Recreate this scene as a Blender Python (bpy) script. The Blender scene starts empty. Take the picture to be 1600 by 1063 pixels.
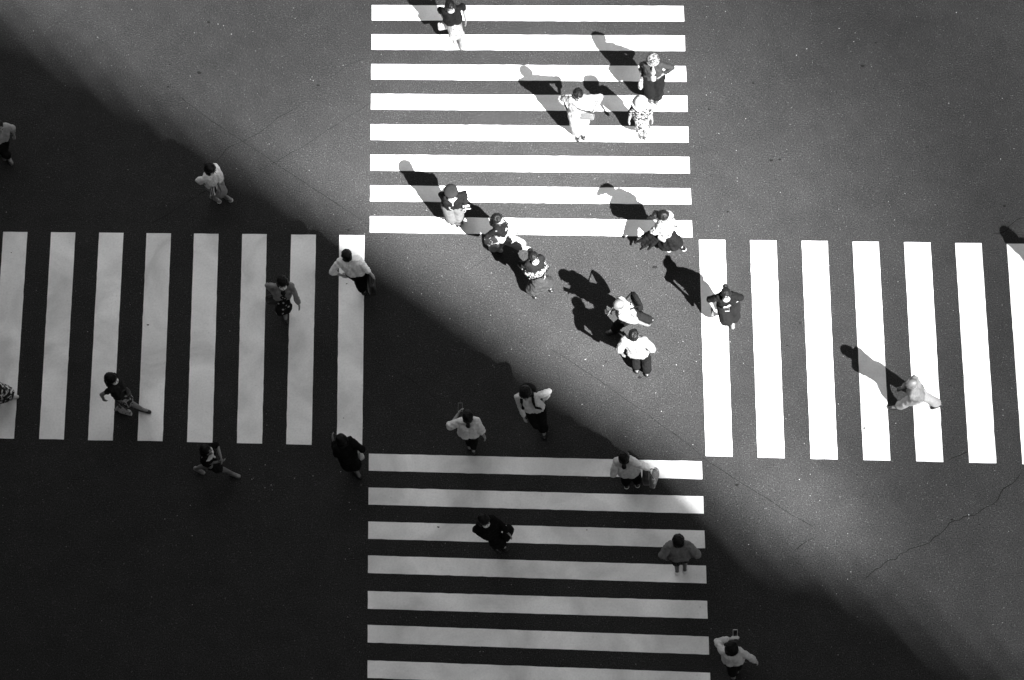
import bpy, math, random
from mathutils import Vector, Matrix, noise
random.seed(7)
sc = bpy.context.scene
COL = sc.collection
# ---------------------------------------------------------------- camera
F_PX, SCALE = 4800.0, 85.0
EL, ROLL, YAW = 1.1587528, -0.1676171, math.radians(-11.3)
cF = Vector((math.sin(YAW)*math.cos(EL), math.cos(YAW)*math.cos(EL), -math.sin(EL)))
r0 = Vector((math.cos(YAW), -math.sin(YAW), 0)); u0 = r0.cross(cF)
cR = r0*math.cos(ROLL) + u0*math.sin(ROLL)
cU = -r0*math.sin(ROLL) + u0*math.cos(ROLL)
cC = -cF*(F_PX/SCALE)
cam = bpy.data.cameras.new('camera'); camo = bpy.data.objects.new('camera', cam); COL.objects.link(camo)
M = Matrix(((cR.x, cU.x, -cF.x, cC.x), (cR.y, cU.y, -cF.y, cC.y), (cR.z, cU.z, -cF.z, cC.z), (0, 0, 0, 1)))
camo.matrix_world = M
cam.sensor_width = 36.0; cam.lens = 36.0*F_PX/1600.0; cam.clip_end = 3000
sc.camera = camo
def at(px, py, z=0.0):
    d = cF + cR*((px-800)/F_PX) + cU*((531.5-py)/F_PX)
    t = (z-cC.z)/d.z
    return cC + d*t
# ---------------------------------------------------------------- light
SUN_EL = math.radians(42.5); SH_AZ = math.radians(131.0)     # SH_AZ: where shadows point
SH = Vector((math.cos(SH_AZ), math.sin(SH_AZ), 0))/math.tan(SUN_EL)   # shadow offset per metre of height
sun = bpy.data.lights.new('sun', 'SUN'); sun.energy = 5.0; sun.angle = math.radians(0.55); sun.color = (1, 1, 1)
suno = bpy.data.objects.new('sun', sun); COL.objects.link(suno)
sdir = Vector((SH.x, SH.y, -1)).normalized()
suno.rotation_euler = sdir.to_track_quat('-Z', 'Y').to_euler()
w = bpy.data.worlds.new('World'); sc.world = w; w.use_nodes = True
nt = w.node_tree; bg = nt.nodes['Background']
sky = nt.nodes.new('ShaderNodeTexSky'); sky.sky_type = 'NISHITA'; sky.sun_disc = False
sky.sun_elevation = SUN_EL; sky.sun_rotation = math.atan2(-SH.x, -SH.y)
bw = nt.nodes.new('ShaderNodeRGBToBW'); nt.links.new(sky.outputs[0], bw.inputs[0]); nt.links.new(bw.outputs[0], bg.inputs[0])
bg.inputs[1].default_value = 0.0125
sc.view_settings.view_transform = 'Standard'; sc.view_settings.look = 'None'
sc.view_settings.exposure = 3.15; sc.view_settings.gamma = 1.0
# ---------------------------------------------------------------- helpers
def tag(o, label=None, cat=None, group=None, kind=None):
    if label: o['label'] = label
    if cat: o['category'] = cat
    if group: o['group'] = group
    if kind: o['kind'] = kind
    return o
def link(name, me, mat, parent=None, smooth=False):
    o = bpy.data.objects.new(name, me); COL.objects.link(o)
    if mat: me.materials.clear(); me.materials.append(mat)
    if parent: o.parent = parent
    if smooth:
        me.polygons.foreach_set('use_smooth', [True]*len(me.polygons))
    return o
def empty(name, loc):
    o = bpy.data.objects.new(name, None); COL.objects.link(o); o.location = loc; o.empty_display_size = .2
    return o
_m = {}
def nodes_mat(name):
    m = bpy.data.materials.new(name); m.use_nodes = True
    t = m.node_tree; b = t.nodes['Principled BSDF']
    return m, t, b
def N(t, ty, **kw):
    n = t.nodes.new(ty)
    for k, v in kw.items():
        if k in n.inputs.keys(): n.inputs[k].default_value = v
        else: setattr(n, k, v)
    return n
def ramp(t, stops, interp='LINEAR'):
    n = t.nodes.new('ShaderNodeValToRGB'); cr = n.color_ramp; cr.interpolation = interp
    while len(cr.elements) < len(stops): cr.elements.new(0.5)
    for e, (p, v) in zip(cr.elements, stops): e.position = p; e.color = (v, v, v, 1)
    return n
def cloth(v, pat='plain', v2=0.8, scale=16, rough=.85, cut=.5):
    key = (v, pat, v2, scale, rough, cut)
    if key in _m: return _m[key]
    m, t, b = nodes_mat('fabric_%s_%02d' % (pat, int(v*100)))
    b.inputs['Roughness'].default_value = rough
    b.inputs['Specular IOR Level'].default_value = .03 if v < .1 else .2
    tc = N(t, 'ShaderNodeTexCoord')
    fine = N(t, 'ShaderNodeTexNoise', Scale=26.0, Detail=4.0)
    t.links.new(tc.outputs['Object'], fine.inputs['Vector'])
    def vary(val):
        r = ramp(t, [(.25, val*.82), (.75, min(.9, val*1.12))]); t.links.new(fine.outputs['Fac'], r.inputs[0]); return r.outputs[0]
    base = vary(v)
    if pat != 'plain':
        if pat == 'floral':
            vo = N(t, 'ShaderNodeTexNoise', Scale=float(scale), Detail=2.5, Distortion=1.2); t.links.new(tc.outputs['Object'], vo.inputs['Vector'])
            r = ramp(t, [(cut-.015, 0), (cut+.015, 1)]); t.links.new(vo.outputs['Fac'], r.inputs[0])
        elif pat == 'dots':
            vo = N(t, 'ShaderNodeTexVoronoi', Scale=float(scale)); t.links.new(tc.outputs['Object'], vo.inputs['Vector'])
            r = ramp(t, [(cut-.05, 1), (cut, 0)]); t.links.new(vo.outputs['Distance'], r.inputs[0])
        elif pat == 'stripes':
            vo = N(t, 'ShaderNodeTexWave', Scale=float(scale), Distortion=.6); t.links.new(tc.outputs['Object'], vo.inputs['Vector'])
            r = ramp(t, [(cut-.05, 0), (cut+.05, 1)]); t.links.new(vo.outputs['Fac'], r.inputs[0])
        mx = N(t, 'ShaderNodeMixRGB'); t.links.new(r.outputs[0], mx.inputs[0]); t.links.new(base, mx.inputs[1]); t.links.new(vary(v2), mx.inputs[2])
        base = mx.outputs[0]
    t.links.new(base, b.inputs['Base Color'])
    bp = N(t, 'ShaderNodeBump', Strength=.5, Distance=.02); n2 = N(t, 'ShaderNodeTexNoise', Scale=15.0, Detail=5.0)
    t.links.new(tc.outputs['Object'], n2.inputs['Vector']); t.links.new(n2.outputs['Fac'], bp.inputs['Height']); t.links.new(bp.outputs[0], b.inputs['Normal'])
    _m[key] = m; return m
def skin(v=.42):
    key = ('skin', v)
    if key in _m: return _m[key]
    m, t, b = nodes_mat('skin'); b.inputs['Roughness'].default_value = .5
    n = N(t, 'ShaderNodeTexNoise', Scale=18.0, Detail=3.0); r = ramp(t, [(.3, v*.88), (.7, v*1.08)])
    tc = N(t, 'ShaderNodeTexCoord'); t.links.new(tc.outputs['Object'], n.inputs['Vector'])
    t.links.new(n.outputs['Fac'], r.inputs[0]); t.links.new(r.outputs[0], b.inputs['Base Color'])
    _m[key] = m; return m
def hairm(v=.004):
    key = ('hair', v)
    if key in _m: return _m[key]
    m, t, b = nodes_mat('hair_strands'); b.inputs['Roughness'].default_value = .5; b.inputs['Specular IOR Level'].default_value = .12
    n = N(t, 'ShaderNodeTexNoise', Scale=45.0, Detail=4.0); r = ramp(t, [(.3, v*.6), (.7, v*1.6)])
    tc = N(t, 'ShaderNodeTexCoord'); mp = N(t, 'ShaderNodeMapping'); mp.inputs['Scale'].default_value = (1, 1, .25)
    t.links.new(tc.outputs['Object'], mp.inputs[0]); t.links.new(mp.outputs[0], n.inputs['Vector'])
    t.links.new(n.outputs['Fac'], r.inputs[0]); t.links.new(r.outputs[0], b.inputs['Base Color'])
    bp = N(t, 'ShaderNodeBump', Strength=.6, Distance=.006); t.links.new(n.outputs['Fac'], bp.inputs['Height']); t.links.new(bp.outputs[0], b.inputs['Normal'])
    _m[key] = m; return m
def leather(v, rough=.35):
    key = ('lea', v, rough)
    if key in _m: return _m[key]
    m, t, b = nodes_mat('leather'); b.inputs['Roughness'].default_value = rough
    n = N(t, 'ShaderNodeTexNoise', Scale=30.0, Detail=3.0); r = ramp(t, [(.3, v*.8), (.7, min(.9, v*1.15))])
    tc = N(t, 'ShaderNodeTexCoord'); t.links.new(tc.outputs['Object'], n.inputs['Vector'])
    t.links.new(n.outputs['Fac'], r.inputs[0]); t.links.new(r.outputs[0], b.inputs['Base Color'])
    _m[key] = m; return m

# ---------------------------------------------------------------- ground
def asphalt():
    m, t, b = nodes_mat('asphalt'); b.inputs['Roughness'].default_value = .9; b.inputs['Specular IOR Level'].default_value = .04
    tc = N(t, 'ShaderNodeTexCoord'); O = tc.outputs['Object']
    def noise_(s, d, r=.55):
        n = N(t, 'ShaderNodeTexNoise', Scale=float(s), Detail=float(d), Roughness=r); t.links.new(O, n.inputs['Vector']); return n
    grain = noise_(46, 5, .72); r1 = ramp(t, [(.33, .009), (.5, .0245), (.67, .049)]); t.links.new(grain.outputs['Fac'], r1.inputs[0])
    # large worn patches
    big = noise_(.22, 4); r2 = ramp(t, [(.3, .90), (.7, 1.12)]); t.links.new(big.outputs['Fac'], r2.inputs[0])
    mid = noise_(2.2, 5); r3 = ramp(t, [(.3, .90), (.7, 1.09)]); t.links.new(mid.outputs['Fac'], r3.inputs[0])
    m1 = N(t, 'ShaderNodeMixRGB', blend_type='MULTIPLY'); m1.inputs[0].default_value = 1
    t.links.new(r1.outputs[0], m1.inputs[1]); t.links.new(r2.outputs[0], m1.inputs[2])
    m2 = N(t, 'ShaderNodeMixRGB', blend_type='MULTIPLY'); m2.inputs[0].default_value = 1
    t.links.new(m1.outputs[0], m2.inputs[1]); t.links.new(r3.outputs[0], m2.inputs[2])
    # pale aggregate stones: small ones everywhere, rare bright ones in drifts
    def stones(scale, cut, lo, hi, gate):
        v = N(t, 'ShaderNodeTexVoronoi', Scale=float(scale)); t.links.new(O, v.inputs['Vector'])
        sep = N(t, 'ShaderNodeSeparateColor'); t.links.new(v.outputs['Color'], sep.inputs[0])
        a = N(t, 'ShaderNodeMath', operation='GREATER_THAN'); a.inputs[1].default_value = cut; t.links.new(sep.outputs[0], a.inputs[0])
        d = N(t, 'ShaderNodeMath', operation='LESS_THAN'); d.inputs[1].default_value = gate; t.links.new(v.outputs['Distance'], d.inputs[0])
        p = N(t, 'ShaderNodeMath', operation='MULTIPLY'); t.links.new(a.outputs[0], p.inputs[0]); t.links.new(d.outputs[0], p.inputs[1])
        s = N(t, 'ShaderNodeMath', operation='MULTIPLY_ADD'); s.inputs[1].default_value = hi-lo; s.inputs[2].default_value = lo; t.links.new(sep.outputs[1], s.inputs[0])
        q = N(t, 'ShaderNodeMath', operation='MULTIPLY'); t.links.new(p.outputs[0], q.inputs[0]); t.links.new(s.outputs[0], q.inputs[1])
        return q
    s1 = stones(44, .86, .010, .048, .34); s2 = stones(36, .993, .03, .28, .30)
    drift = noise_(.9, 3); dr = ramp(t, [(.42, .15), (.62, 1.3)]); t.links.new(drift.outputs['Fac'], dr.inputs[0])
    s2m = N(t, 'ShaderNodeMath', operation='MULTIPLY'); t.links.new(s2.outputs[0], s2m.inputs[0]); t.links.new(dr.outputs[0], s2m.inputs[1])
    cur = m2.outputs[0]
    for s in (s1, s2m):
        a = N(t, 'ShaderNodeMixRGB', blend_type='ADD'); a.inputs[0].default_value = 1; t.links.new(cur, a.inputs[1]); t.links.new(s.outputs[0], a.inputs[2]); cur = a.outputs[0]
    mx = N(t, 'ShaderNodeMixRGB', blend_type='LIGHTEN'); mx.inputs[0].default_value = 1; mx.inputs[2].default_value = (.010, .010, .010, 1)
    t.links.new(cur, mx.inputs[1]); t.links.new(mx.outputs[0], b.inputs['Base Color'])
    bp = N(t, 'ShaderNodeBump', Strength=.5, Distance=.006); t.links.new(grain.outputs['Fac'], bp.inputs['Height']); t.links.new(bp.outputs[0], b.inputs['Normal'])
    return m
def paint():
    m, t, b = nodes_mat('road_paint'); b.inputs['Roughness'].default_value = .6
    tc = N(t, 'ShaderNodeTexCoord'); O = tc.outputs['Object']
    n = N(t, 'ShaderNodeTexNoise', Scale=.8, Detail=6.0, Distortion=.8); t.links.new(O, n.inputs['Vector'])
    r = ramp(t, [(.36, .60), (.47, .73), (.53, .79), (.64, .90)]); t.links.new(n.outputs['Fac'], r.inputs[0])  # paint smudges, spread wider to imitate patchy bounce light in the shade
    g = N(t, 'ShaderNodeTexNoise', Scale=26.0, Detail=6.0, Roughness=.7); t.links.new(O, g.inputs['Vector'])
    r2 = ramp(t, [(.27, .25), (.33, .88), (.6, 1.0)]); t.links.new(g.outputs['Fac'], r2.inputs[0])
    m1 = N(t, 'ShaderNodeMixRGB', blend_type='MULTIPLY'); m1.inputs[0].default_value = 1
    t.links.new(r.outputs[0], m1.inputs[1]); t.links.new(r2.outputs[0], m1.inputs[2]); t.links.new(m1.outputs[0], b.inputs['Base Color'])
    bp = N(t, 'ShaderNodeBump', Strength=.2, Distance=.003); t.links.new(g.outputs['Fac'], bp.inputs['Height']); t.links.new(bp.outputs[0], b.inputs['Normal'])
    return m
def plain(name, v, rough=.8, nscale=3.0):
    m, t, b = nodes_mat(name); b.inputs['Roughness'].default_value = rough; b.inputs['Specular IOR Level'].default_value = .05
    n = N(t, 'ShaderNodeTexNoise', Scale=nscale, Detail=5.0); r = ramp(t, [(.3, v*.8), (.7, v*1.15)])
    t.links.new(n.outputs['Fac'], r.inputs[0]); t.links.new(r.outputs[0], b.inputs['Base Color']); return m
def mesh(name, verts, faces):
    me = bpy.data.meshes.new(name); me.from_pydata([tuple(v) for v in verts], [], faces); me.update(); return me
G = 600
road = link('road', mesh('road', [(-G, -G, 0), (G, -G, 0), (G, G, 0), (-G, G, 0)], [(0, 1, 2, 3)]), asphalt()); tag(road, kind='structure')
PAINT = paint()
def quad_slab(p, z=.004, n=24):
    # p: 4 corners in ground plane (a,b,c,d) going round; edge jitter of a few mm
    vs = []
    for i in range(4):
        a, b = p[i], p[(i+1) % 4]
        L = (b-a).length; k = max(2, int(L/.12)); nrm = Vector((-(b-a).y, (b-a).x, 0)).normalized()
        for j in range(k):
            q = a.lerp(b, j/k)
            if j: q = q + nrm*(noise.noise(Vector((q.x*7, q.y*7, 3)))*.006 + random.uniform(-.0018, .0018))
            vs.append(q)
    m = len(vs)
    V = [(v.x, v.y, z) for v in vs] + [(v.x, v.y, .0005) for v in vs]
    Fc = [tuple(range(m))] + [(i, i+m, (i+1) % m + m, (i+1) % m) for i in range(m)]
    return V, Fc
def crossing(name, quads, label=None):
    e = empty(name, (0, 0, 0)); tag(e, label, None, None, 'structure')
    for q in quads:
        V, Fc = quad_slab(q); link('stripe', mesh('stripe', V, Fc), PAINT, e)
T = [((581.0,8.3),(1068,9.8)),((581,32),(1069,33.9)),((580.7,54),(1069.9,55.9)),((580.7,77.7),(1070.5,80)),((580.3,100.5),(1071.4,103.7)),((580.1,124.2),(1072.7,128.1)),((579.9,147.1),(1073.9,150)),((579.6,171.2),(1074.4,174.8)),((579.2,194.5),(1075.2,198.1)),((579,218.8),(1075.8,222.9)),((579,242.1),(1077.1,245.7)),((578.7,266.8),(1078,270.9)),((578.4,289.9),(1079,294.8)),((578.2,314.6),(1079.9,319.8)),((578,338.1),(1080.9,345)),((577.9,363.3),(1082.2,370.8))]
B = [((576.4,709),(1096.5,721.2)),((576.2,735.7),(1097.4,748.9)),((575.9,762),(1098.8,775.8)),((575.7,788.7),(1099.7,802.9)),((575.5,815.1),(1100.6,829.2)),((575.3,842.2),(1101.8,856.9)),((575.1,868.1),(1103.1,884.1)),((574.9,895.5),(1104,911.9)),((574.7,923.8),(1105,939.2)),((574.6,951.4),(1105.9,967)),((574.5,976.5),(1107.2,995.1)),((574.5,1004.1),(1108,1023.1)),((574.4,1032),(1109.5,1051.5)),((574.3,1059.5),(1110.7,1079.6))]
Lz = [((5.2,362.5),(-16.5,685)),((43,362.8),(22,685.8)),((79.8,363.1),(61.2,686.2)),((117.8,363.4),(99.8,687)),((155,363.8),(137.5,688)),((193.1,364.1),(176.3,688.6)),((229,364.6),(214.9,689)),((267.3,365),(254,689.7)),((303.2,365.2),(292.2,691)),((341.5,365.7),(331.9,691.9)),((378.5,366),(370.2,692.6)),((416.9,366.2),(409.6,693.4)),((455,366.8),(447.2,694.3)),((493.8,367),(486.8,695.5)),((530.3,367.5),(526.3,696.3)),((569.8,368),(566,697))]
Rz = [((1092.3,375),(1102.8,712.8)),((1133,375.2),(1144.6,713.8)),((1172,375.7),(1184,715)),((1213,376.2),(1226.1,716)),((1252.5,376.7),(1266.7,717)),((1293.2,377),(1308.8,718)),((1332.2,378),(1349.2,719)),((1373,378.2),(1391.2,720)),((1412.5,378.8),(1431.6,721)),((1453.8,379.1),(1473.8,722.2)),((1492.3,380),(1514.4,723.2)),((1533.6,380.2),(1556.8,724)),((1573,381),(1597.5,725.5)),((1614.5,381.5),(1639.9,726.6))]
def quads(Ls, off_a, off_b, nx):
    P = [(at(*a), at(*b)) for a, b in Ls]
    q = [(P[i][0], P[i][1], P[i+1][1], P[i+1][0]) for i in range(0, len(P)-1, 2)]
    # the crossing goes on beyond the frame
    per = ((P[-2][0]-P[0][0]) / ((len(P)-2)/2), (P[-2][1]-P[0][1]) / ((len(P)-2)/2))
    for k in range(1, nx+1):
        src = q[0] if off_a else q[len(P)//2-1]; s = -k if off_a else k
        q.append((src[0]+per[0]*s, src[1]+per[1]*s, src[2]+per[1]*s, src[3]+per[0]*s))
    return q
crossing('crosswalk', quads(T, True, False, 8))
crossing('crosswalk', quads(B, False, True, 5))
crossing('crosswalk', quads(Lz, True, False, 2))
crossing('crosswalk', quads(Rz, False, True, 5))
# cracks and seams in the road surface
CR = plain('crack_filler', .009, .9, 20)
def crack(pts, wd=.012, jag=.05):
    P = [at(*p) for p in pts]; line = []
    for a, b in zip(P, P[1:]):
        k = max(2, int((b-a).length/.09)); nrm = Vector((-(b-a).y, (b-a).x, 0)).normalized()
        for j in range(k):
            q = a.lerp(b, j/k); line.append(q + nrm*(noise.noise(q*2.3)*jag*1.6 + random.uniform(-jag, jag)*.35))
    line.append(P[-1]); V = []; Fc = []
    for i, q in enumerate(line):
        d = (line[min(i+1, len(line)-1)]-line[max(i-1, 0)]).normalized(); n_ = Vector((-d.y, d.x, 0))
        ww = wd*(.35+.9*abs(noise.noise(q*3.1+Vector((5, 1, 0)))) + random.uniform(0, .25))*(0.25 if i in (0, len(line)-1) else 1)
        V += [(q+n_*ww/2).to_tuple()[:2]+(.0022,), (q-n_*ww/2).to_tuple()[:2]+(.0022,)]
        if i: Fc.append((2*i-2, 2*i-1, 2*i+1, 2*i))
    o = link('road_crack', mesh('road_crack', V, Fc), CR); tag(o, kind='structure')
crack([(1600,340),(1583,352),(1576,362),(1550,365)], .022, .06)
crack([(1538,378),(1530,388),(1518,398)], .02, .04)
crack([(1601,741),(1575,758),(1563,772),(1538,798),(1490,812),(1468,836),(1440,848),(1418,868),(1385,886),(1350,908)], .021, .08)
crack([(1535,695),(1500,712),(1480,720)], .018, .04)
crack([(1275,840),(1240,862)], .016, .03)
crack([(1050,675),(1108,722),(1180,768),(1200,780),(1240,806),(1275,827)], .013, .012)
crack([(860,545),(930,590),(1000,640),(1060,683)], .010, .012)
crack([(280,150),(330,190),(380,222),(440,262),(520,315),(577,353)], .012, .012)
crack([(330,258),(352,234),(400,212),(440,180),(470,165)], .013, .03)
crack([(400,270),(460,236),(520,200),(577,162)], .011, .02)
crack([(515,120),(545,102),(577,92)], .011, .03)
crack([(235,350),(300,312),(330,295)], .012, .03)
crack([(578,560),(640,592),(700,640)], .008, .02)
crack([(675,100),(700,88),(740,60)], .009, .02)
crack([(734,422),(760,405),(800,372)], .009, .02)

# chewing-gum spots and leaf scraps lying on the road
def spot(px, py, r, m):
    c = at(px, py); V = []; k = 9; a0 = random.uniform(0, 6)
    for i in range(k):
        a = a0+i*2*math.pi/k; rr = r*random.uniform(.6, 1.15); V.append((c.x+math.cos(a)*rr*1.3, c.y+math.sin(a)*rr*.8, .006))
    V.append((c.x, c.y, .009)); Fc = [(i, (i+1) % k, k) for i in range(k)]
    V2 = [(v[0], v[1], .0045) for v in V[:k]]; V += V2; Fc += [(i, k+1+i, k+1+(i+1) % k, (i+1) % k) for i in range(k)]
    return V, Fc
sV = []; sF = []
for px, py, r in [(326,35,.03),(311,114,.04),(497,134,.03),(263,136,.02),(265,101,.02),(1348,103,.035),(1177,130,.025),(1205,251,.03),(1219,249,.025),(1108,171,.025),(1137,331,.025),(1024,418,.045),(1368,67,.02),(1448,230,.02),(1570,322,.03),(1000,590,.035),(947,566,.02),(685,824,.02),(1350,669,.025),(1151,758,.03),(1487,812,.025),(1230,540,.02),(603,373,.02),(545,360,.02),(231,508,.02),(1250,505,.02),(1530,820,.015)]:
    V, Fc = spot(px, py, r, None); o_ = len(sV); sV += V; sF += [tuple(i+o_ for i in f) for f in Fc]
for k in range(70):
    V, Fc = spot(random.uniform(0, 1600), random.uniform(0, 1063), random.uniform(.006, .014), None); o_ = len(sV); sV += V; sF += [tuple(i+o_ for i in f) for f in Fc]
o = link('road_grit', mesh('grit', sV, sF), plain('grit', .010, .8, 30))
tag(o, 'dark specks of gum and grit scattered over the road', 'grit', None, 'stuff')

def facade():
    m, t, b = nodes_mat('facade'); tc = N(t, 'ShaderNodeTexCoord'); sp = N(t, 'ShaderNodeSeparateXYZ'); t.links.new(tc.outputs['Object'], sp.inputs[0])
    ad = N(t, 'ShaderNodeMath', operation='ADD'); t.links.new(sp.outputs[0], ad.inputs[0]); t.links.new(sp.outputs[1], ad.inputs[1])
    cb = N(t, 'ShaderNodeCombineXYZ'); t.links.new(ad.outputs[0], cb.inputs[0]); t.links.new(sp.outputs[2], cb.inputs[1])
    br = t.nodes.new('ShaderNodeTexBrick'); br.offset = 0; br.inputs['Scale'].default_value = 1; br.inputs['Brick Width'].default_value = 3.2; br.inputs['Row Height'].default_value = 4.0
    br.inputs['Mortar Size'].default_value = .45; br.inputs['Color1'].default_value = (.02, .02, .02, 1); br.inputs['Color2'].default_value = (.035, .035, .035, 1); br.inputs['Mortar'].default_value = (.14, .14, .14, 1)
    t.links.new(cb.outputs[0], br.inputs['Vector']); t.links.new(br.outputs['Color'], b.inputs['Base Color']); b.inputs['Roughness'].default_value = .5
    return m
# ---------------------------------------------------------------- the buildings round the crossing (unseen, most added or raised to shape the light)
WALL = facade(); ROOF = plain('roof_gravel', .2, .9, 2)
PAVE = plain('pavement_slabs', .22, .8, 1.2)
def prism(poly, z0, z1):
    n = len(poly); V = [(p[0], p[1], z0) for p in poly]+[(p[0], p[1], z1) for p in poly]
    Fc = [tuple(range(n-1, -1, -1)), tuple(range(n, 2*n))]+[(i, (i+1) % n, (i+1) % n+n, i+n) for i in range(n)]
    return V, Fc
def building(name, poly, h, label, win=True, wall=None):
    area = sum(poly[i][0]*poly[(i+1) % len(poly)][1]-poly[(i+1) % len(poly)][0]*poly[i][1] for i in range(len(poly)))
    if area < 0: poly = poly[::-1]
    cx = sum(p[0] for p in poly)/len(poly); cy = sum(p[1] for p in poly)/len(poly)
    e = empty(name, (cx, cy, 0)); tag(e, label, 'building')
    lp = [(p[0]-cx, p[1]-cy) for p in poly]
    V, Fc = prism(lp, .01, h); link('wall', mesh('wall', V, Fc), wall or WALL, e)
    V, Fc = prism([(p[0]*.97, p[1]*.97) for p in lp], h, h+.35); link('roof', mesh('roof', V, Fc), ROOF, e)
    return e
HB = 92.0
edge = [(-900,-480),(-300,-150),(0,18),(165,116),(330,213),(455,288),(580,372),(690,447),(805,533),(940,630),(1085,735),(1112,775),(1137,808),(1167,852),(1198,884),(1240,893),(1290,893),(1370,925),(1480,1010),(1600,1072),(1800,1190)]
roofp = []
for p in edge:
    q = at(*p) - SH*HB; roofp.append((q.x, q.y))
back = []
nperp = Vector((math.cos(math.radians(228)), math.sin(math.radians(228)), 0))
qa = Vector((roofp[-1][0], roofp[-1][1], 0)); qb = Vector((roofp[0][0], roofp[0][1], 0))
back = [(qa+nperp*26).to_tuple()[:2], (qb+nperp*26).to_tuple()[:2]]
building('tower_block', roofp+back, HB, 'tall stone office tower whose roofline throws the big shadow', win=False)
# added unseen slatted canopy made up for the light: its slats dim the sun towards the rim of the crossing
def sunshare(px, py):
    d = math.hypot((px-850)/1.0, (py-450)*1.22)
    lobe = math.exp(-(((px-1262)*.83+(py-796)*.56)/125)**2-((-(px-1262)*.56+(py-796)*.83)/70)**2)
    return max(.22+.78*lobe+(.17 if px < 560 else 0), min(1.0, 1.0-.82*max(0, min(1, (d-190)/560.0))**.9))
can = empty('slat_dimmer', (-SH.x*HB, -SH.y*HB, HB+.4)); tag(can, 'added unseen slatted canopy reaching out from the roof of the office tower', 'dimmer')
CAN = plain('dimmer_metal', .12, .6, 2)
def topx(x, y):      # ground point -> picture position, to look up the sun share wanted there
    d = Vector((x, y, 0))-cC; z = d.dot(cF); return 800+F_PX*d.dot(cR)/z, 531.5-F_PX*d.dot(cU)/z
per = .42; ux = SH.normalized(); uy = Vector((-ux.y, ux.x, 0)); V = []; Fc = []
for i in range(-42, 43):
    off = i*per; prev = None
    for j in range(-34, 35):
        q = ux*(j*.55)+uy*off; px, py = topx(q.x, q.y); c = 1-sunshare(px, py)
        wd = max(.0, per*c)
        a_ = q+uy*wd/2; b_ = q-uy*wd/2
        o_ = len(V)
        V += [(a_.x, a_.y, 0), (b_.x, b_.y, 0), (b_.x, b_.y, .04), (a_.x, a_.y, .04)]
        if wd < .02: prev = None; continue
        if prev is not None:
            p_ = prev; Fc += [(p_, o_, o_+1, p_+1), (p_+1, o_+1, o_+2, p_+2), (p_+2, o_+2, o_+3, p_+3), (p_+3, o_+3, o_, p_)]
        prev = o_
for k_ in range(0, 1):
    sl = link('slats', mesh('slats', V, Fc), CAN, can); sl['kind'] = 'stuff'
for j in range(-3, 4):
    V = []; Fc = []; a_ = ux*(j*6.0)-uy*18; b_ = ux*(j*6.0)+uy*18
    for q, zz in ((a_, .05), (b_, .05), (b_, .11), (a_, .11)):
        for sg in (-.025, .025): V.append((q.x+ux.x*sg, q.y+ux.y*sg, zz))
    Fc = [(0, 2, 4, 6), (1, 7, 5, 3), (0, 1, 3, 2), (2, 3, 5, 4), (4, 5, 7, 6), (6, 7, 1, 0)]
    link('beam', mesh('beam', V, Fc), CAN, can)
CX, CY = cC.x, cC.y
print('CAM', cC, 'frame', [at(*p).to_tuple(1) for p in ((0,0),(1600,0),(1600,1063),(0,1063))], 'tower', roofp[0], roofp[-1])
building('department_store', [(-70, CY-34), (6, CY-34), (6, CY-1.2), (-13, CY-1.2), (-13, -31), (-70, -31)], 48.5, 'wide department store under the viewpoint')
building('sky_blocker_south', [(-60, CY-60), (14, CY-60), (14, CY-36), (-60, CY-36)], 130, 'unseen tall block added behind the department store to cut off sky light')  # added out of view to cut sky light; west and east blocks raised likewise
building('sky_blocker_west', [(-52, -30), (-13.2, -30), (-13.2, 16), (-52, 16)], 110, 'unseen block on the west side, raised to cut off sky light')
building('sun_bounce_block', [(-40, 20.5), (48, 20.5), (48, 52), (-40, 52)], 100, 'unseen long pale block added along the north side to bounce sunlight', wall=plain('bounce_wall', .135, .6, .5))  # pale wall added as a sun reflector for the shaded road
building('sky_blocker_east', [(33, -8), (60, -8), (60, 20), (33, 20)], 100, 'unseen block on the east side, raised to cut off sky light')
for poly in ([(-60, 16.5), (60, 16.5), (60, 70), (-60, 70)], [(22, -60), (90, -60), (90, 16.4), (22, 16.4)], [(-80, -20), (-12.6, -20), (-12.6, 16.4), (-80, 16.4)]):
    V, Fc = prism(poly, .0, .14); o = link('pavement', mesh('pavement', V, Fc), PAVE); tag(o, kind='structure')

# ================================================================= people
dg = None
def caps(V, Fc, a, ra, b, rb, n=12):
    """tapered capsule a->b"""
    d = b-a; L = d.length
    if L < 1e-5: d = Vector((0, 0, 1)); L = 1e-5
    d = d/L; x = d.orthogonal().normalized(); y = d.cross(x); o = len(V); rings = []
    for k in range(4):
        t = -math.pi/2*(1-k/4.0); rings.append((a+d*(math.sin(t)*ra), math.cos(t)*ra if k else ra*.02))
    for k in range(5):
        t = math.pi/2*(k/4.0); rings.append((b+d*(math.sin(t)*rb), math.cos(t)*rb if k < 4 else rb*.02))
    rings.insert(4, (a, ra))
    for c, r in rings:
        for i in range(n):
            an = 2*math.pi*i/n; V.append(c+x*(math.cos(an)*r)+y*(math.sin(an)*r))
    m = len(rings)
    for k in range(m-1):
        for i in range(n): Fc.append((o+k*n+i, o+k*n+(i+1) % n, o+(k+1)*n+(i+1) % n, o+(k+1)*n+i))
    Fc.append(tuple(o+i for i in range(n-1, -1, -1))); Fc.append(tuple(o+(m-1)*n+i for i in range(n)))
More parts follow.
